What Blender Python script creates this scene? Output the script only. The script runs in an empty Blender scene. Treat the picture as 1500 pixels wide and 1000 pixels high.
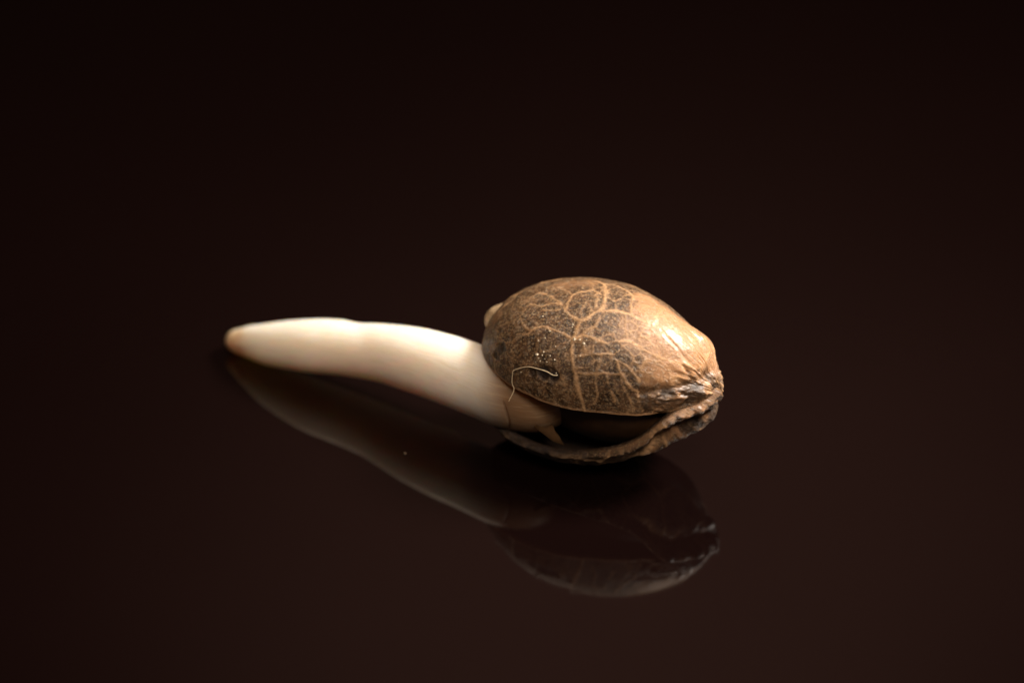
import bpy, math
import numpy as np
from mathutils import Matrix, Vector

U = 0.001                 # everything below is written in millimetres; the scene itself is real size, in metres
C = bpy.context.scene.collection
scene = bpy.context.scene

# ------------------------------------------------------------------ camera
ELEV = 0.596
DIST = 100.0
cam_d = bpy.data.cameras.new('camera')
cam = bpy.data.objects.new('camera', cam_d)
C.objects.link(cam)
fwd = Vector((0, math.cos(ELEV), -math.sin(ELEV)))
cam.location = -fwd * DIST * U
cam.rotation_euler = fwd.to_track_quat('-Z', 'Y').to_euler()
cam_d.sensor_width = 36
cam_d.lens = 192
cam_d.clip_start = 0.005
cam_d.clip_end = 5
cam_d.dof.use_dof = True
cam_d.dof.focus_distance = (Vector((1.7, -4.0, 2.2)) * U - cam.location).dot(fwd)
cam_d.dof.aperture_fstop = 66
scene.camera = cam

# ------------------------------------------------------------------ world, lamps, exposure
world = bpy.data.worlds.new('World')
scene.world = world
world.use_nodes = True
bg = world.node_tree.nodes['Background']
bg.inputs[0].default_value = (0.115, 0.056, 0.036, 1)
bg.inputs[1].default_value = 0.16

def lamp(name, kind, loc, aim, energy, color, **kw):
    d = bpy.data.lights.new(name, kind)
    d.energy = energy
    d.color = color
    for k, v in kw.items():
        setattr(d, k, v)
    o = bpy.data.objects.new(name, d)
    C.objects.link(o)
    o.location = Vector(loc) * U
    o.rotation_euler = (Vector(aim) - Vector(loc)).to_track_quat('-Z', 'Y').to_euler()
    return o

lamp('key_spot', 'SPOT', (53, 20, 57), (1.4, -4.8, 0.5), 0.74, (1.0, 0.92, 0.83),
     shadow_soft_size=12 * U, spot_size=math.radians(27), spot_blend=1.0)
lamp('front_fill', 'SPOT', (14, -56, 76), (0.4, -6.2, 0), 0.29, (1.0, 0.84, 0.68),
     shadow_soft_size=16 * U, spot_size=math.radians(25), spot_blend=1.0)
lamp('top_softbox', 'AREA', (20, 14, 82), (1, -4, 1), 0.020, (1.0, 0.86, 0.70),
     shape='DISK', size=34 * U)
lamp('back_softbox', 'AREA', (-16, 44, 80), (0, -3, 0), 0.014, (1.0, 0.80, 0.62),
     shape='DISK', size=24 * U)
lamp('backdrop_glow_spot', 'SPOT', (5, 40, 100), (6, 101, 86), 0.115, (1.0, 0.84, 0.72),
     shadow_soft_size=8 * U, spot_size=math.radians(50), spot_blend=1.0)  # added lamp, out of view: lights the backdrop for the mirrored glow

scene.view_settings.view_transform = 'Standard'
scene.view_settings.look = 'None'
scene.view_settings.exposure = 0
scene.view_settings.gamma = 1
scene.view_settings.use_curve_mapping = False

# ------------------------------------------------------------------ helpers
def hash3(i, j, k, seed):
    h = (i.astype(np.int64) * 374761393 + j.astype(np.int64) * 668265263 + k.astype(np.int64) * 2147483647 + seed * 1274126177) & 0xffffffff
    h = ((h ^ (h >> 13)) * 1274126177) & 0xffffffff
    return ((h ^ (h >> 16)) & 0xffff) / 65535.0

def noise3(P, freq=1.0, seed=0, octaves=1):
    """smooth value noise in [-1, 1] at points P (n, 3)"""
    out = np.zeros(len(P)); amp = 1.0; tot = 0
    for o in range(octaves):
        Q = P * freq + 17.3 * (o + 1)
        I = np.floor(Q); Fr = Q - I; I = I.astype(int); w = Fr * Fr * (3 - 2 * Fr)
        v = 0
        for dx in (0, 1):
            for dy in (0, 1):
                for dz in (0, 1):
                    ww = (w[:, 0] if dx else 1 - w[:, 0]) * (w[:, 1] if dy else 1 - w[:, 1]) * (w[:, 2] if dz else 1 - w[:, 2])
                    v = v + ww * hash3(I[:, 0] + dx, I[:, 1] + dy, I[:, 2] + dz, seed + o)
        out += amp * (2 * v - 1); tot += amp; amp *= 0.5; freq *= 2.1
    return out / tot

def sstep(x, a, b):
    t = np.clip((x - a) / (b - a), 0, 1)
    return t * t * (3 - 2 * t)

def gauss(x, m, s):
    return np.exp(-((x - m) / s) ** 2)

def link_mesh(name, V, F, mat, parent=None, smooth=True, attrs=None, matrix=None):
    me = bpy.data.meshes.new(name)
    me.from_pydata((np.asarray(V) * U).tolist(), [], F)
    me.validate()
    if attrs:
        for k, a in attrs.items():
            at = me.attributes.new(k, 'FLOAT', 'POINT')
            at.data.foreach_set('value', np.asarray(a, np.float32))
    if smooth:
        me.polygons.foreach_set('use_smooth', [True] * len(me.polygons))
    me.materials.append(mat)
    o = bpy.data.objects.new(name, me)
    C.objects.link(o)
    if parent is not None:
        o.parent = parent
        o.matrix_parent_inverse = Matrix.Identity(4)
    if matrix is not None:
        o.matrix_local = matrix
    return o

def basis(yaw, tilt, roll):
    X = np.array([math.cos(yaw) * math.cos(tilt), -math.sin(yaw) * math.cos(tilt), -math.sin(tilt)])
    Y = np.cross([0, 0, 1], X); Y /= np.linalg.norm(Y); Z = np.cross(X, Y)
    return np.stack([X, Y * math.cos(roll) + Z * math.sin(roll), Z * math.cos(roll) - Y * math.sin(roll)])

def frame_matrix(R, c):
    M = Matrix.Identity(4)
    for r in range(3):
        for k in range(3):
            M[r][k] = R[k][r]
        M[r][3] = c[r] * U
    return M

def grid_faces(n, m, off=0, flip=False):
    i, j = np.meshgrid(np.arange(n - 1), np.arange(m - 1), indexing='ij')
    a = off + i * m + j
    q = np.stack([a, a + 1, a + m + 1, a + m], -1).reshape(-1, 4)
    if flip:
        q = q[:, ::-1]
    return q.tolist()

def grid_normals(G):
    du = np.gradient(G, axis=0); dv = np.gradient(G, axis=1)
    n = np.cross(du, dv)
    return n / np.maximum(np.linalg.norm(n, axis=-1, keepdims=True), 1e-9)

# ------------------------------------------------------------------ node helpers
class NT:
    def __init__(self, name):
        self.mat = bpy.data.materials.new(name)
        self.mat.use_nodes = True
        self.t = self.mat.node_tree
        self.bsdf = self.t.nodes['Principled BSDF']
    def n(self, kind, **kw):
        nd = self.t.nodes.new(kind)
        for k, v in kw.items():
            setattr(nd, k, v)
        return nd
    def set(self, sock, v):
        if isinstance(v, bpy.types.NodeSocket):
            self.t.links.new(v, sock)
        elif isinstance(v, tuple) and len(v) == 3 and sock.type == 'RGBA':
            sock.default_value = (*v, 1)
        else:
            sock.default_value = v
    def math(self, op, a, b=0.0, clamp=False):
        nd = self.n('ShaderNodeMath', operation=op, use_clamp=clamp)
        self.set(nd.inputs[0], a); self.set(nd.inputs[1], b)
        return nd.outputs[0]
    def mix(self, f, a, b):
        nd = self.n('ShaderNodeMix', data_type='RGBA')
        self.set(nd.inputs[0], f); self.set(nd.inputs[6], a); self.set(nd.inputs[7], b)
        return nd.outputs[2]
    def ramp(self, v, lo, hi):
        nd = self.n('ShaderNodeMapRange', interpolation_type='SMOOTHSTEP')
        self.set(nd.inputs[0], v); nd.inputs[1].default_value = lo; nd.inputs[2].default_value = hi
        return nd.outputs[0]
    def coords(self, scale=(1, 1, 1)):
        tc = self.n('ShaderNodeTexCoord'); mp = self.n('ShaderNodeMapping')
        mp.inputs['Scale'].default_value = tuple(s / U for s in scale)     # texture units are millimetres
        self.t.links.new(tc.outputs['Object'], mp.inputs['Vector'])
        return mp.outputs[0]
    def noise(self, scale, detail=4, rough=0.55, stretch=(1, 1, 1), distortion=0.0):
        nd = self.n('ShaderNodeTexNoise')
        self.t.links.new(self.coords(stretch), nd.inputs['Vector'])
        nd.inputs['Scale'].default_value = scale; nd.inputs['Detail'].default_value = detail
        nd.inputs['Roughness'].default_value = rough; nd.inputs['Distortion'].default_value = distortion
        return nd.outputs[0]
    def attr(self, name):
        nd = self.n('ShaderNodeAttribute'); nd.attribute_name = name
        return nd.outputs['Fac']
    def bump(self, h, dist, strength=1.0, normal=None):
        nd = self.n('ShaderNodeBump')
        nd.inputs['Strength'].default_value = strength
        nd.inputs['Distance'].default_value = dist * U
        self.set(nd.inputs['Height'], h)
        if normal is not None:
            self.t.links.new(normal, nd.inputs['Normal'])
        return nd.outputs[0]
    def p(self, **kw):
        for k, v in kw.items():
            self.set(self.bsdf.inputs[k.replace('_', ' ')], v)
        return self.mat

# ------------------------------------------------------------------ materials
def shell_material(name, lower=False):
    m = NT(name)
    vein = m.attr('vein'); pale = m.attr('pale'); dark = m.attr('dark')
    big = m.ramp(m.noise(2.6, 4, 0.6), 0.36, 0.64)
    mott = m.ramp(m.noise(8.0, 7, 0.75, (1, 1, 1), 0.15), 0.43, 0.60)
    streak = m.ramp(m.noise(14, 5, 0.7, (0.8, 1.3, 1.1), 0.1), 0.50, 0.66)
    cell = m.mix(mott, (0.026, 0.0115, 0.0045), (0.130, 0.060, 0.024))
    cell = m.mix(m.math('MULTIPLY', big, 0.30), cell, (0.17, 0.085, 0.036))
    silver = m.mix(m.math('MULTIPLY', streak, 0.40), cell, (0.37, 0.26, 0.15))
    fl = m.noise(26, 3, 0.7)
    silver = m.mix(m.math('MULTIPLY', m.ramp(fl, 0.53, 0.62), 0.55), silver, (0.42, 0.275, 0.14))
    silver = m.mix(m.math('MULTIPLY', m.ramp(fl, 0.47, 0.38), 0.45), silver, (0.026, 0.011, 0.005))
    tan = m.mix(m.noise(5, 4, 0.6), (0.43, 0.195, 0.080), (0.56, 0.30, 0.145))
    palec = m.mix(m.math('MULTIPLY', streak, 0.5), tan, (0.56, 0.41, 0.26))
    col = m.mix(pale, silver, palec)
    veincol = m.mix(m.noise(11, 3, 0.6), (0.56, 0.29, 0.125), (0.72, 0.44, 0.225))
    brk = m.math('ADD', 0.58, m.math('MULTIPLY', m.ramp(m.noise(13, 4, 0.7), 0.35, 0.6), 0.42))
    col = m.mix(m.math('MULTIPLY', vein, brk), col, veincol)
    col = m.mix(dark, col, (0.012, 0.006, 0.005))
    h = m.math('ADD', m.math('MULTIPLY', m.noise(15, 7, 0.75), 0.7), m.math('MULTIPLY', streak, 0.3))
    rough = m.math('SUBTRACT', m.math('ADD', 0.36, m.math('MULTIPLY', mott, 0.16)), m.math('MULTIPLY', pale, 0.10))
    return m.p(Base_Color=col, Roughness=rough, Specular_IOR_Level=0.5, Coat_Weight=m.math('MULTIPLY', pale, 0.5), Coat_Roughness=0.28, Normal=m.bump(h, 0.075 if lower else 0.026, 0.9))

def root_material():
    m = NT('ivory_root')
    tip = m.attr('tip'); base = m.attr('base'); crease = m.attr('crease')
    n1 = m.noise(1.6, 4, 0.6, (1, 1, 1))
    col = m.mix(m.math('MULTIPLY', n1, 0.35), (0.84, 0.78, 0.70), (0.81, 0.69, 0.55))
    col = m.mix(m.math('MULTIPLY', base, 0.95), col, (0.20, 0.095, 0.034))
    col = m.mix(m.math('MULTIPLY', tip, m.math('ADD', 0.45, m.ramp(m.noise(4, 4, 0.6), 0.3, 0.7))), col, (0.66, 0.45, 0.27))
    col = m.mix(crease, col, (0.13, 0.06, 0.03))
    cx = m.n('ShaderNodeCombineXYZ')
    m.set(cx.inputs[0], m.math('MULTIPLY', m.attr('ringc'), 5.5)); m.set(cx.inputs[1], m.math('MULTIPLY', m.attr('rings'), 5.5)); m.set(cx.inputs[2], m.math('MULTIPLY', m.attr('along'), 0.9))
    ln = m.n('ShaderNodeTexNoise'); m.t.links.new(cx.outputs[0], ln.inputs['Vector'])
    ln.inputs['Scale'].default_value = 2.2; ln.inputs['Detail'].default_value = 5; ln.inputs['Roughness'].default_value = 0.65
    lines = ln.outputs[0]
    col = m.mix(m.math('MULTIPLY', m.ramp(lines, 0.5, 0.72), 0.28), col, (0.66, 0.50, 0.31))
    h = m.math('ADD', m.math('MULTIPLY', m.noise(9, 5, 0.65), 0.5), m.math('MULTIPLY', lines, 0.9))
    return m.p(Base_Color=col, Roughness=0.42, Specular_IOR_Level=0.35,
               Subsurface_Weight=1.0, Subsurface_Radius=(0.75 * U, 0.56 * U, 0.36 * U), Subsurface_Scale=1.0,
               Normal=m.bump(h, 0.016, 0.7))

def plain(name, col, rough, var=0.25, scale=6, spec=0.5, bump=0.01):
    m = NT(name)
    n1 = m.noise(scale, 5, 0.62)
    c = m.mix(m.ramp(n1, 0.35, 0.65), tuple(x * (1 - var) for x in col), tuple(x * (1 + var) for x in col))
    return m.p(Base_Color=c, Roughness=rough, Specular_IOR_Level=spec, Normal=m.bump(n1, bump, 0.7))

def table_material():
    m = NT('black_polished_acrylic')
    n1 = m.noise(0.10, 3, 0.5)
    c = m.mix(n1, (0.0032, 0.0013, 0.0012), (0.0044, 0.0018, 0.0016))
    return m.p(Base_Color=c, Roughness=m.math('ADD', 0.03, m.math('MULTIPLY', m.noise(0.5, 4, 0.6), 0.03)), IOR=1.49, Specular_IOR_Level=0.5)

M_UP = shell_material('mottled_upper_shell')
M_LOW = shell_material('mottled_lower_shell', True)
M_ROOT = root_material()
M_KERNEL = plain('dark_inner_coat', (0.040, 0.018, 0.007), 0.42, 0.3, 3)
M_INNER = plain('pale_hilum', (0.44, 0.30, 0.17), 0.55, 0.2, 7)
M_FLAP = plain('brown_membrane', (0.060, 0.030, 0.012), 0.85, 0.2, 8, 0.1)
M_FIBRE = plain('pale_fibre', (0.72, 0.56, 0.36), 0.5, 0.15, 10)
M_DUST = plain('pale_dust', (0.60, 0.50, 0.36), 0.35, 0.1, 20)
M_TABLE = table_material()
M_BACK = plain('brown_glow_backdrop', (0.24, 0.14, 0.115), 0.9, 0.08, 0.05, 0.1)

# ------------------------------------------------------------------ markings of the upper shell, as points on its surface (mm, shell frame)
# vein: (half width, strength, points)
VEINS = [
 (0.040, 1, [(-0.15, -0.92, 1.09),(-0.14, -1.02, 1.01),(-0.09, -1.12, 0.91),(-0.03, -1.19, 0.82),(0.01, -1.25, 0.73),(0.06, -1.3, 0.64),(0.11, -1.35, 0.52),(0.17, -1.39, 0.39),(0.22, -1.41, 0.28),(0.26, -1.42, 0.16),(0.3, -1.42, 0.0)]),
 (0.045, 0.95, [(-0.15, -0.92, 1.09),(-0.14, -0.76, 1.2),(-0.17, -0.63, 1.26)]),
 (0.035, 0.95, [(-0.17, -0.63, 1.26),(-0.34, -0.54, 1.28),(-0.49, -0.47, 1.27),(-0.54, -0.26, 1.31),(-0.53, -0.04, 1.34),(-0.44, 0.04, 1.35),(-0.34, 0.11, 1.37),(-0.26, 0.19, 1.37),(-0.03, 0.11, 1.4)]),
 (0.048, 1, [(-0.17, -0.63, 1.26),(-0.06, -0.54, 1.3),(0.03, -0.39, 1.36),(0.15, -0.26, 1.38),(0.09, -0.06, 1.4),(0.01, 0.19, 1.39),(-0.15, 0.47, 1.32),(-0.34, 0.57, 1.26)]),
 (0.042, 0.9, [(0.17, -0.31, 1.37),(0.28, -0.27, 1.37),(0.38, -0.22, 1.37),(0.5, -0.2, 1.36),(0.62, -0.18, 1.34),(0.76, -0.18, 1.31),(0.9, -0.16, 1.27),(1.01, -0.13, 1.24)]),
 (0.042, 0.9, [(-0.15, 0.47, 1.32),(-0.05, 0.51, 1.32),(0.06, 0.56, 1.3),(0.2, 0.49, 1.32),(0.32, 0.44, 1.33),(0.45, 0.33, 1.34),(0.54, 0.03, 1.36),(0.62, -0.15, 1.34)]),
 (0.030, 0.8, [(-0.49, -0.45, 1.28),(-0.62, -0.3, 1.29),(-0.78, -0.2, 1.26),(-1.02, -0.04, 1.19),(-1.21, 0.03, 1.11)]),
 (0.028, 0.7, [(-0.62, -0.3, 1.29),(-0.83, -0.28, 1.23),(-1.01, -0.36, 1.15),(-1.25, -0.28, 1.07)]),
 (0.033, 0.85, [(-0.15, -0.92, 1.09),(-0.34, -0.86, 1.11),(-0.47, -0.83, 1.11),(-0.61, -0.81, 1.09),(-0.82, -0.78, 1.05),(-0.97, -0.83, 0.96),(-1.18, -0.73, 0.93)]),
 (0.028, 0.7, [(-0.97, -0.83, 0.96),(-1.03, -0.89, 0.89),(-1.21, -0.85, 0.83)]),
 (0.025, 0.7, [(-0.15, 0.13, 1.39),(-0.05, -0.11, 1.4),(0.03, -0.33, 1.37)]),
 (0.033, 0.9, [(-0.15, -0.92, 1.09),(-0.01, -0.82, 1.16),(0.11, -0.82, 1.16),(0.22, -0.83, 1.15),(0.44, -0.82, 1.11),(0.59, -0.73, 1.14),(0.77, -0.65, 1.14),(0.97, -0.63, 1.08),(1.08, -0.63, 1.03),(1.17, -0.63, 0.99),(1.29, -0.6, 0.93),(1.41, -0.57, 0.88),(1.51, -0.52, 0.85),(1.6, -0.46, 0.81),(1.71, -0.4, 0.76),(1.8, -0.34, 0.69)]),
 (0.028, 0.7, [(-0.01, -0.82, 1.16),(0.02, -0.72, 1.22),(0.14, -0.65, 1.26),(0.15, -0.47, 1.33)]),
 (0.030, 0.85, [(0.06, -1.1, 0.92),(0.24, -1.04, 0.97),(0.34, -1.0, 0.99),(0.45, -0.96, 1.0),(0.61, -0.93, 0.98),(0.72, -0.97, 0.9),(0.78, -1.04, 0.77),(0.85, -1.07, 0.7),(0.92, -1.09, 0.61),(1.05, -1.09, 0.48),(1.16, -1.06, 0.43)]),
 (0.030, 0.6, [(0.41, -0.98, 0.99),(0.42, -1.07, 0.88),(0.42, -1.15, 0.79)]),
 (0.028, 0.75, [(0.11, -1.27, 0.68),(0.29, -1.24, 0.69),(0.41, -1.2, 0.71),(0.54, -1.15, 0.73),(0.72, -1.1, 0.73),(0.81, -1.07, 0.72)]),
 (0.028, 0.75, [(0.59, -1.14, 0.72),(0.64, -1.21, 0.57),(0.75, -1.25, 0.38),(0.8, -1.26, 0.26)]),
 (0.028, 0.7, [(0.64, -0.94, 0.95),(0.77, -0.95, 0.9),(0.9, -0.94, 0.84),(0.98, -0.97, 0.76),(1.06, -0.98, 0.68),(1.12, -0.99, 0.61)]),
 (0.030, 0.8, [(1.12, -1.06, 0.47),(1.18, -1.09, 0.27),(1.26, -1.08, 0.09)]),
 (0.030, 0.8, [(1.01, -0.13, 1.24),(1.01, 0.18, 1.24),(1.01, 0.33, 1.2)]),
 (0.020, 0.45, [(-0.82, -0.85, 1.0),(-0.8, -0.95, 0.94),(-0.77, -1.04, 0.86),(-0.73, -1.18, 0.72),(-0.64, -1.24, 0.66)]),
 (0.020, 0.45, [(-0.18, -0.94, 1.07),(-0.36, -1.01, 0.99),(-0.41, -1.09, 0.91),(-0.54, -1.11, 0.86),(-0.68, -1.12, 0.8)]),
 (0.020, 0.5, [(-1.18, -0.73, 0.93),(-1.33, -0.52, 0.95),(-1.28, -0.4, 1.02),(-1.25, -0.28, 1.07)]),
 (0.020, 0.45, [(-1.21, -0.85, 0.83),(-1.28, -0.93, 0.72),(-1.43, -0.92, 0.61),(-1.67, -0.74, 0.56),(-1.85, -0.63, 0.45)]),
 (0.020, 0.45, [(-1.43, -0.92, 0.61),(-1.32, -1.07, 0.52),(-1.2, -1.15, 0.49),(-1.09, -1.22, 0.45)]),
 (0.020, 0.45, [(-1.02, -0.04, 1.19),(-0.87, 0.09, 1.24),(-0.63, 0.02, 1.31)]),
 (0.025, 0.6, [(-1.21, 0.03, 1.11),(-1.32, -0.11, 1.05),(-1.37, -0.2, 1.02)]),
 (0.025, 0.6, [(0.81, -1.07, 0.72),(0.86, -1.11, 0.61),(0.91, -1.14, 0.5),(0.97, -1.15, 0.41),(1.04, -1.15, 0.31),(1.09, -1.16, 0.09)]),
 (0.025, 0.6, [(0.41, -1.15, 0.79),(0.42, -1.21, 0.69),(0.42, -1.27, 0.58),(0.46, -1.3, 0.48),(0.49, -1.33, 0.36),(0.44, -1.38, 0.18)]),
 (0.025, 0.7, [(0.44, 0.31, 1.35),(0.53, 0.4, 1.31),(0.63, 0.49, 1.25),(0.83, 0.5, 1.19)]),
 (0.022, 0.5, [(0.14, -0.65, 1.26),(0.28, -0.65, 1.25),(0.4, -0.64, 1.23),(0.5, -0.68, 1.19),(0.59, -0.73, 1.14)]),
 (0.022, 0.5, [(0.55, -0.24, 1.34),(0.61, -0.37, 1.3),(0.64, -0.49, 1.25),(0.71, -0.57, 1.2),(0.77, -0.65, 1.14)]),
 (0.022, 0.6, [(-0.53, -0.04, 1.34),(-0.71, 0.1, 1.29),(-0.93, 0.25, 1.2)]),
 (0.022, 0.6, [(-0.26, 0.19, 1.37),(-0.32, 0.39, 1.33),(-0.49, 0.53, 1.25)]),
 (0.020, 0.55, [(-0.54, -0.26, 1.31),(-0.62, -0.4, 1.26),(-0.76, -0.46, 1.21),(-0.93, -0.44, 1.16)]),
 (0.020, 0.5, [(-0.13, -0.59, 1.28),(-0.24, -0.38, 1.34),(-0.22, -0.16, 1.38),(-0.06, -0.12, 1.4)]),
 (0.022, 0.6, [(0.38, -0.22, 1.37),(0.25, 0.01, 1.4),(0.06, 0.06, 1.4)]),
 (0.022, 0.55, [(0.25, 0.01, 1.4),(0.36, 0.16, 1.38),(0.5, 0.19, 1.36)]),
 (0.017, 0.35, [(-0.57, -1.37, 0.43),(-0.42, -1.39, 0.44),(-0.26, -1.39, 0.45),(-0.15, -1.37, 0.51),(-0.05, -1.35, 0.57),(0.06, -1.3, 0.64)]),
 (0.017, 0.3, [(-0.26, -1.39, 0.45),(-0.24, -1.43, 0.35),(-0.2, -1.46, 0.23),(-0.32, -1.47, 0.01)]),
 (0.017, 0.35, [(-1.09, -1.22, 0.45),(-0.96, -1.24, 0.51),(-0.82, -1.25, 0.57)]),
 (0.033, 0.5, [(-0.88, -1.39, 0.01),(-0.72, -1.42, 0.0),(-0.57, -1.45, 0.0),(-0.45, -1.46, 0.0),(-0.33, -1.47, 0.0),(-0.22, -1.48, 0.0),(-0.09, -1.47, 0.0),(0.05, -1.46, 0.0),(0.18, -1.44, 0.0),(0.32, -1.42, 0.0),(0.42, -1.4, 0.0),(0.53, -1.37, 0.0),(0.63, -1.34, 0.0),(0.75, -1.3, 0.0),(0.85, -1.27, 0.0),(0.96, -1.22, 0.0),(1.08, -1.17, 0.0),(1.18, -1.12, 0.0),(1.29, -1.07, 0.0),(1.41, -1.0, 0.0),(1.53, -0.93, 0.0),(1.65, -0.84, 0.02),(1.76, -0.74, 0.05)]),
]
PALE = [
 ((1.01, 0.09, 1.25), 0.55, 0.9),
 ((1.48, 0.14, 1.02), 0.6, 1),
 ((1.8, 0.17, 0.76), 0.5, 1),
 ((1.37, -0.38, 1.02), 0.55, 0.7),
 ((1.31, -0.85, 0.67), 0.32, 0.6),
 ((1.53, -0.67, 0.7), 0.4, 0.9),
 ((1.79, -0.39, 0.68), 0.35, 0.9),
 ((1.45, -0.94, 0.29), 0.26, 0.8),
 ((1.61, -0.83, 0.26), 0.2, 0.7),
 ((0.64, 0.46, 1.26), 0.3, 0.8),
 ((0.7, -0.37, 1.28), 0.3, 0.35),
 ((0.91, -0.48, 1.18), 0.4, 0.45),
 ((-0.77, 0.36, 1.23), 0.32, 0.35),
 ((-0.47, 0.45, 1.28), 0.3, 0.3),
 ((-1.87, -0.3, 0.62), 0.2, 0.3),
]
DARK = [
 ((-1.52, -0.96, 0.47), 0.16, 0.75),
 ((-1.61, -0.98, 0.31), 0.1, 0.7),
 ((-0.54, -1.34, 0.52), 0.17, 0.9),
 ((-0.32, -1.37, 0.52), 0.14, 0.9),
 ((-0.75, -1.33, 0.45), 0.12, 0.7),
 ((-0.05, -1.32, 0.61), 0.1, 0.6),
 ((-1.1, -1.24, 0.41), 0.07, 0.6),
 ((1.82, -0.42, 0.62), 0.1, 0.3),
 ((1.85, -0.44, 0.56), 0.08, 0.3),
 ((1.95, -0.26, 0.55), 0.09, 0.3),
]
GROOVES = [
 ([(1.21, -0.16, 1.16), (1.34, -0.21, 1.08), (1.47, -0.24, 1.01), (1.58, -0.27, 0.92), (1.7, -0.29, 0.82), (1.79, -0.29, 0.74), (1.87, -0.28, 0.65)], 0.03, 0.012),
 ([(1.72, -0.42, 0.73), (1.85, -0.43, 0.57), (1.91, -0.39, 0.5)], 0.03, 0.02),
]
LUMPS = [
 ((1.72, 0.61, 0.55), 0.3, 0.07),
 ((1.46, 0.72, 0.7), 0.25, -0.03),
 ((1.95, -0.26, 0.55), 0.05, -0.02),
]
SPECKS = [((-0.86, -0.59, 1.13), 0.022), ((-0.25, -0.7, 1.22), 0.018), ((-0.24, -0.74, 1.2), 0.015), ((-0.77, -0.99, 0.91), 0.026), ((-0.62, -0.85, 1.07), 0.018), ((-0.13, -0.92, 1.09), 0.026), ((-0.03, -0.91, 1.11), 0.022), ((0.06, -0.94, 1.08), 0.02), ((-0.72, -1.16, 0.75), 0.022), ((-0.61, -1.13, 0.82), 0.016), ((-0.67, -1.2, 0.71), 0.02), ((-0.47, -1.17, 0.81), 0.018), ((-0.42, -1.05, 0.94), 0.018), ((-0.24, -1.05, 0.97), 0.016), ((-0.63, -1.23, 0.68), 0.015), ((-0.5, -1.24, 0.71), 0.014), ((-0.55, -1.21, 0.74), 0.013), ((-0.71, -1.24, 0.64), 0.012), ((0.15, -0.91, 1.09), 0.014), ((0.09, -0.88, 1.12), 0.014), ((-0.66, -0.95, 0.98), 0.014), ((-0.41, -0.9, 1.08), 0.01), ((0.06, -1.1, 0.92), 0.014), ((-0.96, -1.3, 0.38), 0.016), ((-0.28, -1.33, 0.6), 0.018), ((-0.26, -1.34, 0.57), 0.016), ((-0.62, -1.17, 0.77), 0.012), ((-0.37, -1.21, 0.78), 0.012)]
FIBRE = [(-1.05, -1.34, 0.01), (-1.1, -1.31, 0.12), (-1.11, -1.27, 0.29), (-1.09, -1.26, 0.36), (-0.98, -1.26, 0.44), (-0.82, -1.27, 0.53), (-0.64, -1.3, 0.57), (-0.46, -1.32, 0.58), (-0.33, -1.34, 0.56), (-0.26, -1.34, 0.57)]

# ------------------------------------------------------------------ the surface it lies on
table = link_mesh('tabletop', [(-300, -300, 0), (300, -300, 0), (300, 300, 0), (-300, 300, 0)], [(0, 1, 2, 3)], M_TABLE, smooth=False)
table['kind'] = 'structure'
# unseen backdrop, added only for the dim glow it mirrors in the polished surface
bx_ = [(-300, 101, -2), (300, 101, -2), (300, 101, 260), (-300, 101, 260), (-300, 104, -2), (300, 104, -2), (300, 104, 260), (-300, 104, 260)]
glow_backdrop = link_mesh('glow_backdrop', bx_, [(0, 1, 2, 3), (5, 4, 7, 6), (4, 0, 3, 7), (1, 5, 6, 2), (3, 2, 6, 7), (4, 5, 1, 0)], M_BACK, smooth=False)
glow_backdrop['kind'] = 'structure'

# ------------------------------------------------------------------ the seed: an Empty at its base, its parts as children
SEED_C = np.array([1.562, -3.086, 1.678])
seed = bpy.data.objects.new('germinating_seed', None)
seed.empty_display_size = 0.5 * U
C.objects.link(seed)
seed.location = (SEED_C[0] * U, SEED_C[1] * U, 0)
seed['label'] = 'mottled brown sprouting seed, its shell split open, one ivory root growing out'
seed['category'] = 'seed'
ORIGIN = np.array([SEED_C[0], SEED_C[1], 0.0])

A, B, KY, KZ, NEXP = 2.177, 1.468, -0.126, 0.046, 1.833

def shell_base(S, T, c, sign, kz, inset=0.0):
    XI = -np.cos(np.pi * (0.008 + 0.984 * S))
    q = np.maximum(1 - np.abs(XI) ** NEXP, 0) ** 0.5
    b_ = B - inset; c_ = c - inset; a_ = A - inset
    return np.stack([a_ * XI, -b_ * q * (1 + KY * XI) * np.cos(T), sign * c_ * q * (1 + kz * XI) * np.sin(T)], -1), XI

def seg_dist(P, poly):
    d = np.full(len(P), 1e9)
    for a, b in zip(poly[:-1], poly[1:]):
        a = np.array(a); b = np.array(b); ab = b - a
        t = np.clip(((P - a) @ ab) / max(ab @ ab, 1e-9), 0, 1)
        d = np.minimum(d, np.linalg.norm(P - a - t[:, None] * ab, axis=1))
    return d

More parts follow.
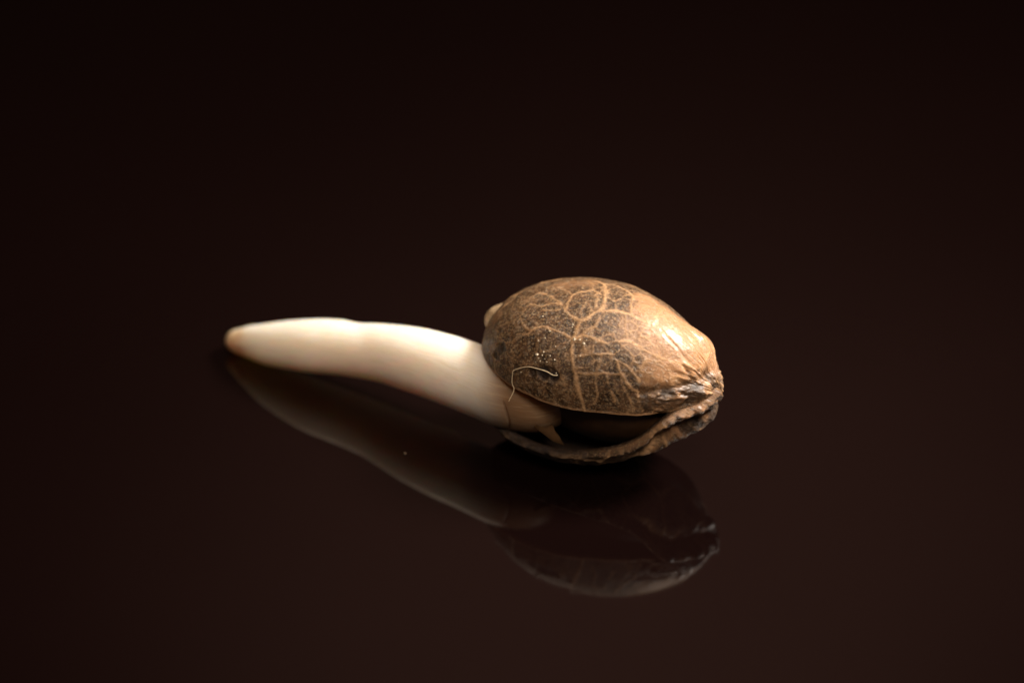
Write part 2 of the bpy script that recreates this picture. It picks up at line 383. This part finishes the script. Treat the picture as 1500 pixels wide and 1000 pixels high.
def vein_mask(P):
    """pigment of the traced veins, plus a random net on the sides that cannot be seen in detail"""
    W = P + 0.024 * np.stack([noise3(P, 7, 31, 2), noise3(P, 7, 32, 2), noise3(P, 7, 33, 2)], -1)
    v = np.zeros(len(P)); near = np.full(len(P), 1e9)
    for w, s, poly in VEINS:
        d = seg_dist(W, poly)
        near = np.minimum(near, d)
        ww = w * (0.95 + 0.75 * noise3(P, 6, 5, 2))
        ww = np.maximum(ww, 0.006)
        v = np.maximum(v, s * (0.80 + 0.12 * np.clip(P[:, 0], -2, 1)) * np.exp(-(d / (0.85 * ww)) ** 3))
    # far side: Worley edges
    rs = np.random.default_rng(4)
    pts = rs.normal(size=(130, 3)); pts /= np.linalg.norm(pts, axis=1)[:, None]
    pts *= np.array([A, B, 1.4])
    Q = P + 0.10 * np.stack([noise3(P, 2.4, 41, 2), noise3(P, 2.4, 42, 2), noise3(P, 2.4, 43, 2)], -1)
    D = np.stack([np.linalg.norm(Q - p, axis=1) for p in pts], -1)
    D.partition(1, axis=1)
    w2 = 0.9 * np.exp(-((D[:, 1] - D[:, 0]) / 0.055) ** 2)
    v = np.maximum(v, w2 * sstep(near, 0.35, 0.6))
    # fine veinlets inside the cells
    pts = rs.normal(size=(700, 3)); pts /= np.linalg.norm(pts, axis=1)[:, None]
    pts *= np.array([A, B, 1.4])
    Q = P + 0.05 * np.stack([noise3(P, 6, 45, 2), noise3(P, 6, 46, 2), noise3(P, 6, 47, 2)], -1)
    D1 = np.full(len(P), 1e9); D2 = D1.copy()
    for p in pts:
        dd = np.linalg.norm(Q - p, axis=1)
        D2 = np.where(dd < D1, D1, np.minimum(D2, dd)); D1 = np.minimum(D1, dd)
    fine = 0.62 * np.exp(-((D2 - D1) / 0.020) ** 2) * sstep(noise3(P, 2.2, 48, 2), -0.45, 0.35) * (0.35 + 0.65 * sstep(P[:, 0], -1.2, 0.2))
    return np.maximum(v, fine), near

def blob(P, lst):
    r = np.zeros(len(P))
    wob = 1 + 0.45 * noise3(P, 3.2, 71, 3)
    for (x, y, z), rad, s in lst:
        d = np.linalg.norm(P - np.array([x, y, z]), axis=1) * wob
        r = np.maximum(r, s * (1 - sstep(d, rad * 0.45, rad)))
    return r

# ---- upper valve
NS, NTT, NI = 300, 300, 40
S, T = np.meshgrid(np.linspace(0, 1, NS), np.linspace(0, math.pi, NTT), indexing='ij')
G, XI = shell_base(S, T, 1.405, 1, KZ)
N = grid_normals(G)
P = G.reshape(-1, 3)
if N[NS // 2, NTT // 2, 2] < 0:
    N = -N
x, y, z = P.T
vein, near = vein_mask(P)
rimf = np.minimum(T, math.pi - T).ravel()
pale = np.maximum(blob(P, PALE), 0.95 * sstep(x + 0.30 * noise3(P, 1.7, 9, 3) + 0.18 * z, 1.35, 1.95) * sstep(P[:, 2], 0.05, 0.45))
pale = np.maximum(pale, 0.55 * (1 - sstep(rimf, 0.012, 0.05)))
wr = sstep(x, 0.9, 1.4) * (1 - sstep(z, 0.36, 0.62)) * sstep(-y, -0.3, 0.1)
dark = np.maximum(blob(P, DARK), 0.7 * wr * sstep(z, 0.06, 0.2) * sstep(noise3(P * [0.7, 1, 1.3], 5.0, 57, 3), -0.15, 0.25))       # crumpled seam ridge at the nub
disp = 0.030 * noise3(P, 1.5, 1, 2) + 0.010 * noise3(P, 6, 2, 3) + 0.009 * vein * (1 - pale * 0.6) - 0.035 * dark
disp += wr * (0.075 * gauss(z, 0.25, 0.13) + 0.055 * noise3(P * [0.6, 1, 1.6], 5.5, 12, 3) - 0.05 * gauss(z, 0.46, 0.07))
for poly, w, dep in GROOVES:
    disp -= dep * gauss(seg_dist(P, poly), 0, w)
for (bx, by, bz), w, hgt in LUMPS:
    disp += hgt * gauss(np.linalg.norm(P - np.array([bx, by, bz]), axis=1), 0, w)
disp += 0.045 * sstep(x, 1.25, 1.95) * noise3(np.stack([T.ravel() * 4.5, x * 0.9, 0 * x], -1), 1.6, 58, 3)
pale = pale * (1 - 0.9 * wr * sstep(noise3(P, 4, 55, 3), -0.35, 0.25))
OUT = G + N * disp.reshape(NS, NTT)[..., None]
beak = 0.10 * sstep(XI, 0.80, 1.0) * gauss(G[..., 2], 0.0, 0.22)
OUT[..., 0] += beak
OUT[..., 2] += 0.018 * noise3(P, 3.0, 77, 3).reshape(NS, NTT) * gauss(np.minimum(T, math.pi - T), 0, 0.10)
Si, Ti = np.meshgrid(np.linspace(0, 1, NS), np.linspace(0, math.pi, NI), indexing='ij')
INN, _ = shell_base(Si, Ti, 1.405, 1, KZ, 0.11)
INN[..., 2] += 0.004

def shell_mesh(name, OUT, INN, attrs, mat, R, c, flip):
    ns, nt = OUT.shape[:2]; ni = INN.shape[1]
    V = np.concatenate([OUT.reshape(-1, 3), INN.reshape(-1, 3)])
    o = ns * nt
    F = grid_faces(ns, nt, 0, flip) + grid_faces(ns, ni, o, not flip)
    k = len(V)
    # rim strips with a rounded lip in between
    lipV = []
    for (jo, ji) in ((0, 0), (nt - 1, ni - 1)):
        mid = 0.5 * (OUT[:, jo] + INN[:, ji])
        mid = mid + np.sign(-OUT[:, OUT.shape[1] // 2, 2:3]) * np.array([0, 0, 1.0]) * 0.03
        lipV.append(mid)
    base = k
    V = np.concatenate([V] + lipV)
    for e, (jo, ji) in enumerate(((0, 0), (nt - 1, ni - 1))):
        for i in range(ns - 1):
            a, b = i * nt + jo, (i + 1) * nt + jo
            l0, l1 = base + e * ns + i, base + e * ns + i + 1
            c0, c1 = o + i * ni + ji, o + (i + 1) * ni + ji
            q1, q2 = (a, b, l1, l0), (l0, l1, c1, c0)
            if (e == 1) != flip:
                q1, q2 = q1[::-1], q2[::-1]
            F += [q1, q2]
    # close both ends
    for i in (0, ns - 1):
        ring = [i * nt + j for j in range(nt)]
        k = len(V); V = np.concatenate([V, V[ring].mean(0, keepdims=True)])
        for j in range(nt - 1):
            f = (ring[j], ring[j + 1], k)
            F.append(f if (i == 0) == flip else f[::-1])
        ring = [o + i * ni + j for j in range(ni)]
        k = len(V); V = np.concatenate([V, V[ring].mean(0, keepdims=True)])
        for j in range(ni - 1):
            f = (ring[j], ring[j + 1], k)
            F.append(f if (i == 0) != flip else f[::-1])
    at = {}
    for kk, a in attrs.items():
        full = np.zeros(len(V)); full[:o] = a
        full[o:] = 0.0
        if kk == 'pale':
            full[base:base + 2 * ns] = 0.5 if name == 'upper_shell' else 0.4 * sstep(V[base:base + 2 * ns, 0], 0.2, 1.2)
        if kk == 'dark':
            full[o:o + ns * ni] = 0.85  # inner walls darkened: shade of the gap put into their colour
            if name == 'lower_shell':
                full[base:base + 2 * ns] = 0.8 * (1 - sstep(V[base:base + 2 * ns, 0], -0.3, 0.9))  # shade on the left part of the rim, painted into the lip
        at[kk] = full
    M = frame_matrix(R, np.asarray(c) - ORIGIN)
    return link_mesh(name, V, F, mat, seed, True, at, M)

R_UP = basis(0.406, 0.034, 0.059)
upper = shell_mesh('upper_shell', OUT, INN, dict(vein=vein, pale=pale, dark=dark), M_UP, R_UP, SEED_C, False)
upper['label'] = 'domed upper shell half with a net of tan veins, paler at the right end'

# ---- lower valve: hinged at the nub, tipped open towards the front
R_LO = basis(0.3226, -0.165, 0.479)
NUB = SEED_C + A * R_UP[0]
LO_C = NUB + np.array([0, 0, 0.04]) - A * R_LO[0]
NS2, NT2 = 260, 200
S, T = np.meshgrid(np.linspace(0, 1, NS2), np.linspace(0, math.pi, NT2), indexing='ij')
G, XI = shell_base(S, T, 1.14, -1, -0.05)
N = grid_normals(G)
if N[NS2 // 2, NT2 // 2, 2] > 0:
    N = -N
P = G.reshape(-1, 3); x, y, z = P.T
rs = np.random.default_rng(8)
pts = rs.normal(size=(120, 3)); pts /= np.linalg.norm(pts, axis=1)[:, None]; pts *= np.array([A, B, 1.1])
Q = P + 0.10 * np.stack([noise3(P, 2.4, 51, 2), noise3(P, 2.4, 52, 2), noise3(P, 2.4, 53, 2)], -1)
D = np.stack([np.linalg.norm(Q - p, axis=1) for p in pts], -1); D.partition(1, axis=1)
vein = 0.9 * np.exp(-((D[:, 1] - D[:, 0]) / 0.055) ** 2)
rightw = sstep(x, 0.1, 1.3)
d = -z
fr = sstep(-y, -0.2, 0.3)
ridge = rightw * fr
disp = 0.022 * noise3(P, 1.6, 21, 2) + 0.012 * noise3(P, 6, 22, 3) + 0.018 * vein
disp += ridge * 0.08 * gauss(d, 0.02, 0.09)
disp += sstep(x, 0.7, 1.3) * fr * (-0.16 * gauss(d, 0.17, 0.055) + 0.13 * gauss(d, 0.31, 0.10))
disp += (0.35 + 0.65 * rightw) * gauss(d, 0.1, 0.3) * (0.050 * noise3(P * [0.8, 1, 1.4], 6, 24, 3) + 0.065 * noise3(P, 12, 26, 3))
pale = np.maximum(0.85 * ridge * gauss(d, 0.1, 0.34) * sstep(noise3(P, 3.4, 25, 3), -0.30, 0.25), 0.30 * rightw * gauss(d, 0.0, 0.05))
dark = 0.8 * ridge * sstep(noise3(P * [0.8, 1, 1.3], 6.5, 29, 3), 0.02, 0.28) + 0.75 * (1 - sstep(x, -0.5, 0.8))  # random dark patches, plus shade painted over the left end
OUT = G + N * disp.reshape(NS2, NT2)[..., None]
OUT[..., 0] += 0.10 * sstep(XI, 0.80, 1.0) * gauss(G[..., 2], 0.0, 0.22)
OUT[..., 2] += 0.030 * noise3(P, 3.6, 78, 3).reshape(NS2, NT2) * gauss(np.minimum(T, math.pi - T), 0, 0.14)
Si, Ti = np.meshgrid(np.linspace(0, 1, NS2), np.linspace(0, math.pi, NI), indexing='ij')
INN, XIi = shell_base(Si, Ti, 1.14, -1, -0.05, 0.17)
# towards the nub the front rim still climbs up to the upper half
OUT[..., 2] += 0.40 * gauss(G[..., 0], 1.62, 0.52) * gauss(T, 0, 0.42)
INN[..., 2] += 0.40 * gauss(INN[..., 0], 1.62, 0.52) * gauss(Ti, 0, 0.42)
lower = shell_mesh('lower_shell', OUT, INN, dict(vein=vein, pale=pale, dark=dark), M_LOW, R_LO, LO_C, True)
lower['label'] = 'lower shell half tipped open, only its rough ridged rim showing'

# ---- dark kernel between the valves
def ellipsoid(name, rad, R, c, mat, parent, n=64, m=48, amp=0.02, seedn=3, freq=2.0):
    th = np.linspace(0, math.pi, m); ph = np.linspace(0, 2 * math.pi, n, endpoint=False)
    V = []; F = []
    for t in th[1:-1]:
        for p_ in ph:
            V.append((math.cos(t), math.sin(t) * math.cos(p_), math.sin(t) * math.sin(p_)))
    V.append((1, 0, 0)); V.append((-1, 0, 0))
    V = np.array(V)
    V = V * (1 + amp * noise3(V, freq, seedn, 3)[:, None]) * np.array(rad)
    r = m - 2
    for i in range(r - 1):
        for j in range(n):
            F.append((i * n + j, (i + 1) * n + j, (i + 1) * n + (j + 1) % n, i * n + (j + 1) % n))
    for j in range(n):
        F.append((r * n, j, (j + 1) % n)); F.append((r * n + 1, (r - 1) * n + (j + 1) % n, (r - 1) * n + j))
    return link_mesh(name, V, F, mat, parent, True, None, frame_matrix(R, np.asarray(c) - ORIGIN))

kernel = ellipsoid('kernel', (1.72, 1.20, 1.02), basis(0.40, 0.0, 0.25), SEED_C + np.array([0.24, -0.02, -0.34]), M_KERNEL, seed)
kernel['label'] = 'smooth dark kernel inside the open shell'
hil = ellipsoid('hilum_bump', (0.36, 0.27, 0.23), basis(0.5, -0.5, 0), np.array([-0.17, -2.12, 1.96]), M_INNER, seed, 40, 30, 0.10, 5)
hil['label'] = 'pale rounded bump at the blunt end of the shell'

tipn = ellipsoid('shell_tip', (0.17, 0.13, 0.11), basis(0.38, 0.1, 0.2), NUB + np.array([-0.02, -0.02, -0.05]), M_UP, seed, 40, 30, 0.22, 9, 3.0)
tipn['label'] = 'small rough brown tip where both shell halves meet'

# ---- the root: a swept tube
ROOT = np.array([
 (-5.180, -0.224, 0.200, 0.03), (-5.150, -0.242, 0.205, 0.14), (-5.070, -0.285, 0.220, 0.195), (-4.900, -0.397, 0.275, 0.252),
 (-4.714, -0.523, 0.345, 0.312),
 (-4.333, -0.780, 0.47, 0.402), (-3.703, -1.076, 0.64, 0.480), (-3.20, -1.27, 0.74, 0.498), (-2.828, -1.442, 0.80, 0.500),
 (-2.33, -1.698, 0.90, 0.530), (-1.833, -2.004, 0.99, 0.578), (-1.218, -2.409, 1.06, 0.613), (-0.606, -2.846, 1.08, 0.625),
 (-0.121, -3.190, 1.07, 0.632), (0.34, -3.40, 1.08, 0.600), (0.62, -3.46, 1.12, 0.54), (0.90, -3.42, 1.18, 0.40), (1.2, -3.3, 1.25, 0.15)])

def catmull(K, n):
    K = np.vstack([2 * K[0] - K[1], K, 2 * K[-1] - K[-2]])
    out = []
    segs = len(K) - 3
    for i in range(segs):
        p0, p1, p2, p3 = K[i:i + 4]
        l = np.linalg.norm((p2 - p1)[:3]); k = max(4, int(n * l))
        for t in np.linspace(0, 1, k, endpoint=False):
            out.append(0.5 * ((2 * p1) + (-p0 + p2) * t + (2 * p0 - 5 * p1 + 4 * p2 - p3) * t * t + (-p0 + 3 * p1 - 3 * p2 + p3) * t ** 3))
    out.append(K[-2])
    return np.array(out)

def sweep(K, nseg, per_mm, ringfn=None):
    Q = catmull(K, per_mm)
    Pc = Q[:, :3]; rr = np.maximum(Q[:, 3], 0.004)
    Tn = np.gradient(Pc, axis=0); Tn /= np.linalg.norm(Tn, axis=1)[:, None]
    up = np.array([0, 0, 1.0])
    Sd = np.cross(Tn, up); Sd /= np.linalg.norm(Sd, axis=1)[:, None]
    Up = np.cross(Sd, Tn)
    ph = np.linspace(0, 2 * math.pi, nseg, endpoint=False)
    arc = np.concatenate([[0], np.cumsum(np.linalg.norm(np.diff(Pc, axis=0), axis=1))])
    rad = np.repeat(rr[:, None], nseg, 1)
    dirv = Sd[:, None] * np.cos(ph)[None, :, None] + Up[:, None] * np.sin(ph)[None, :, None]
    V = Pc[:, None] + dirv * rad[..., None]
    if ringfn is not None:
        V = V + dirv * ringfn(V, arc, ph)[..., None]
    m = len(Q)
    F = []
    for i in range(m - 1):
        for j in range(nseg):
            F.append((i * nseg + j, i * nseg + (j + 1) % nseg, (i + 1) * nseg + (j + 1) % nseg, (i + 1) * nseg + j))
    Vf = V.reshape(-1, 3)
    k = len(Vf)
    Vf = np.concatenate([Vf, Pc[:1], Pc[-1:]])
    for j in range(nseg):
        F.append((k, (j + 1) % nseg, j)); F.append((k + 1, (m - 1) * nseg + j, (m - 1) * nseg + (j + 1) % nseg))
    return Vf, F, arc, Pc, nseg

def root_relief(V, arc, ph):
    shp = V.shape[:2]; Vf = V.reshape(-1, 3)
    a = np.repeat(arc[:, None], shp[1], 1).ravel()
    pp = np.repeat(ph[None], shp[0], 0).ravel()
    fade = sstep(a, 0.1, 0.8)
    dsp = fade * (0.016 * noise3(Vf, 1.1, 61, 2) + 0.004 * noise3(Vf, 5, 62, 2))
    dsp -= 0.018 * gauss(Vf[:, 0], -2.72, 0.20) * np.maximum(np.sin(pp), 0)      # shallow dent on top
    dsp -= 0.035 * CREASE(Vf)
    return dsp.reshape(shp)

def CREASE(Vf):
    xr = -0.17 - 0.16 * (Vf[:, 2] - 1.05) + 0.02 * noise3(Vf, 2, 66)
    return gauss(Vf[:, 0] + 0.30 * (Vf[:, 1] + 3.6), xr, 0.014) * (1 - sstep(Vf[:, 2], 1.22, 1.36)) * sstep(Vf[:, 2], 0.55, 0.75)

V, F, arc, Pc, ns_ = sweep(ROOT, 160, 110, root_relief)
xx = V[:, 0]
tipm = 1 - sstep(xx + 0.10 * noise3(V, 2, 63, 2), -5.15, -4.70)
base_shade = sstep(xx + 0.12 * noise3(V, 1.5, 64, 2), -1.0, 0.0)  # shade of the shell on the root, put into its colour
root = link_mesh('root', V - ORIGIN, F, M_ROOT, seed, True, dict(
    tip=tipm, base=base_shade, crease=0.8 * CREASE(V),
    along=np.append(np.repeat(arc, ns_), [arc[0], arc[-1]]),
    ringc=np.append(np.tile(np.cos(np.linspace(0, 2 * math.pi, ns_, endpoint=False)), len(arc)), [0, 0]),
    rings=np.append(np.tile(np.sin(np.linspace(0, 2 * math.pi, ns_, endpoint=False)), len(arc)), [0, 0])))
root['label'] = 'smooth ivory root curving away to the left, with shade painted in brown where it leaves the shell'

# ---- torn membrane where the root leaves the kernel
fl = np.array([(0.385, -3.936, 0.867), (0.542, -3.825, 0.966), (0.674, -3.801, 0.963), (0.71, -3.932, 0.79), (0.795, -3.996, 0.689), (0.903, -4.073, 0.566), (0.71, -4.052, 0.64), (0.566, -4.003, 0.737)])
cen = fl.mean(0)
nrm = np.array([0.1, -0.8, 0.45]); nrm /= np.linalg.norm(nrm)
fl = fl + nrm * 0.10
fl[3:5] += [0.03, 0, 0]
V = np.concatenate([fl, fl - nrm * 0.05, [cen + nrm * 0.004], [cen - nrm * 0.06]])
k = len(fl)
F = []
for i in range(k):
    j = (i + 1) % k
    F += [(i, j, j + k, i + k), (2 * k, j, i), (2 * k + 1, i + k, j + k)]
flap = link_mesh('torn_membrane', V - ORIGIN, F, M_FLAP, seed, True)
flap['label'] = 'small pointed brown flap torn at the root collar'

# ------------------------------------------------------------------ small things lying on the shell and on the surface
def to_world(p, lift=0.0):
    p = np.array(p); g = p / np.array([A, B, 1.405]) ** 2; g /= np.linalg.norm(g)
    return (p + g * lift) @ R_UP + SEED_C

fk = [to_world(p, 0.05) for p in FIBRE]
fk = [fk[0] + np.array([-0.09, -0.10, -0.17])] + fk
K = np.array([(*p, 0.0075) for p in fk]); K[0, 3] = 0.006; K[-1, 3] = 0.010
V, F, *_ = sweep(K, 8, 60)
base = V.mean(0) * [1, 1, 1]
fib = link_mesh('fibre', V - base, F, M_FIBRE)
fib.location = tuple(base * U)
fib['label'] = 'thin pale bent fibre clinging to the shell just above the root'
fib['category'] = 'fibre'

import random
rnd = random.Random(3)
def grain(c, r):
    vs = [(1, 0, 0), (-1, 0, 0), (0, 1, 0), (0, -1, 0), (0, 0, 1), (0, 0, -1)]
    fs = [(0, 2, 4), (2, 1, 4), (1, 3, 4), (3, 0, 4), (2, 0, 5), (1, 2, 5), (3, 1, 5), (0, 3, 5)]
    return [np.array(c) + r * np.array(v) * rnd.uniform(0.7, 1.3) for v in vs], fs
V = []; F = []
for p, r in SPECKS:
    v, f = grain(to_world(p, 0.02), r * rnd.uniform(0.7, 1.45))
    F += [tuple(i + len(V) for i in t) for t in f]; V += v
base = np.mean(V, axis=0)
dust = link_mesh('dust', np.array(V) - base, F, M_DUST, smooth=False)
dust.location = tuple(base * U)
dust['label'] = 'pale glinting specks of dust scattered over the front of the shell'
dust['category'] = 'dust'
dust['kind'] = 'stuff'
for px, py, r, lab in ((-1.9, -3.55, 0.018, 'tiny pale dust grain on the black surface below the root'),):
    v, f = grain((0, 0, r * 0.7), r)
    g_ = link_mesh('dust_grain', np.array(v), f, M_DUST, smooth=False)
    g_.location = (px * U, py * U, 0)
    g_['label'] = lab; g_['category'] = 'dust grain'
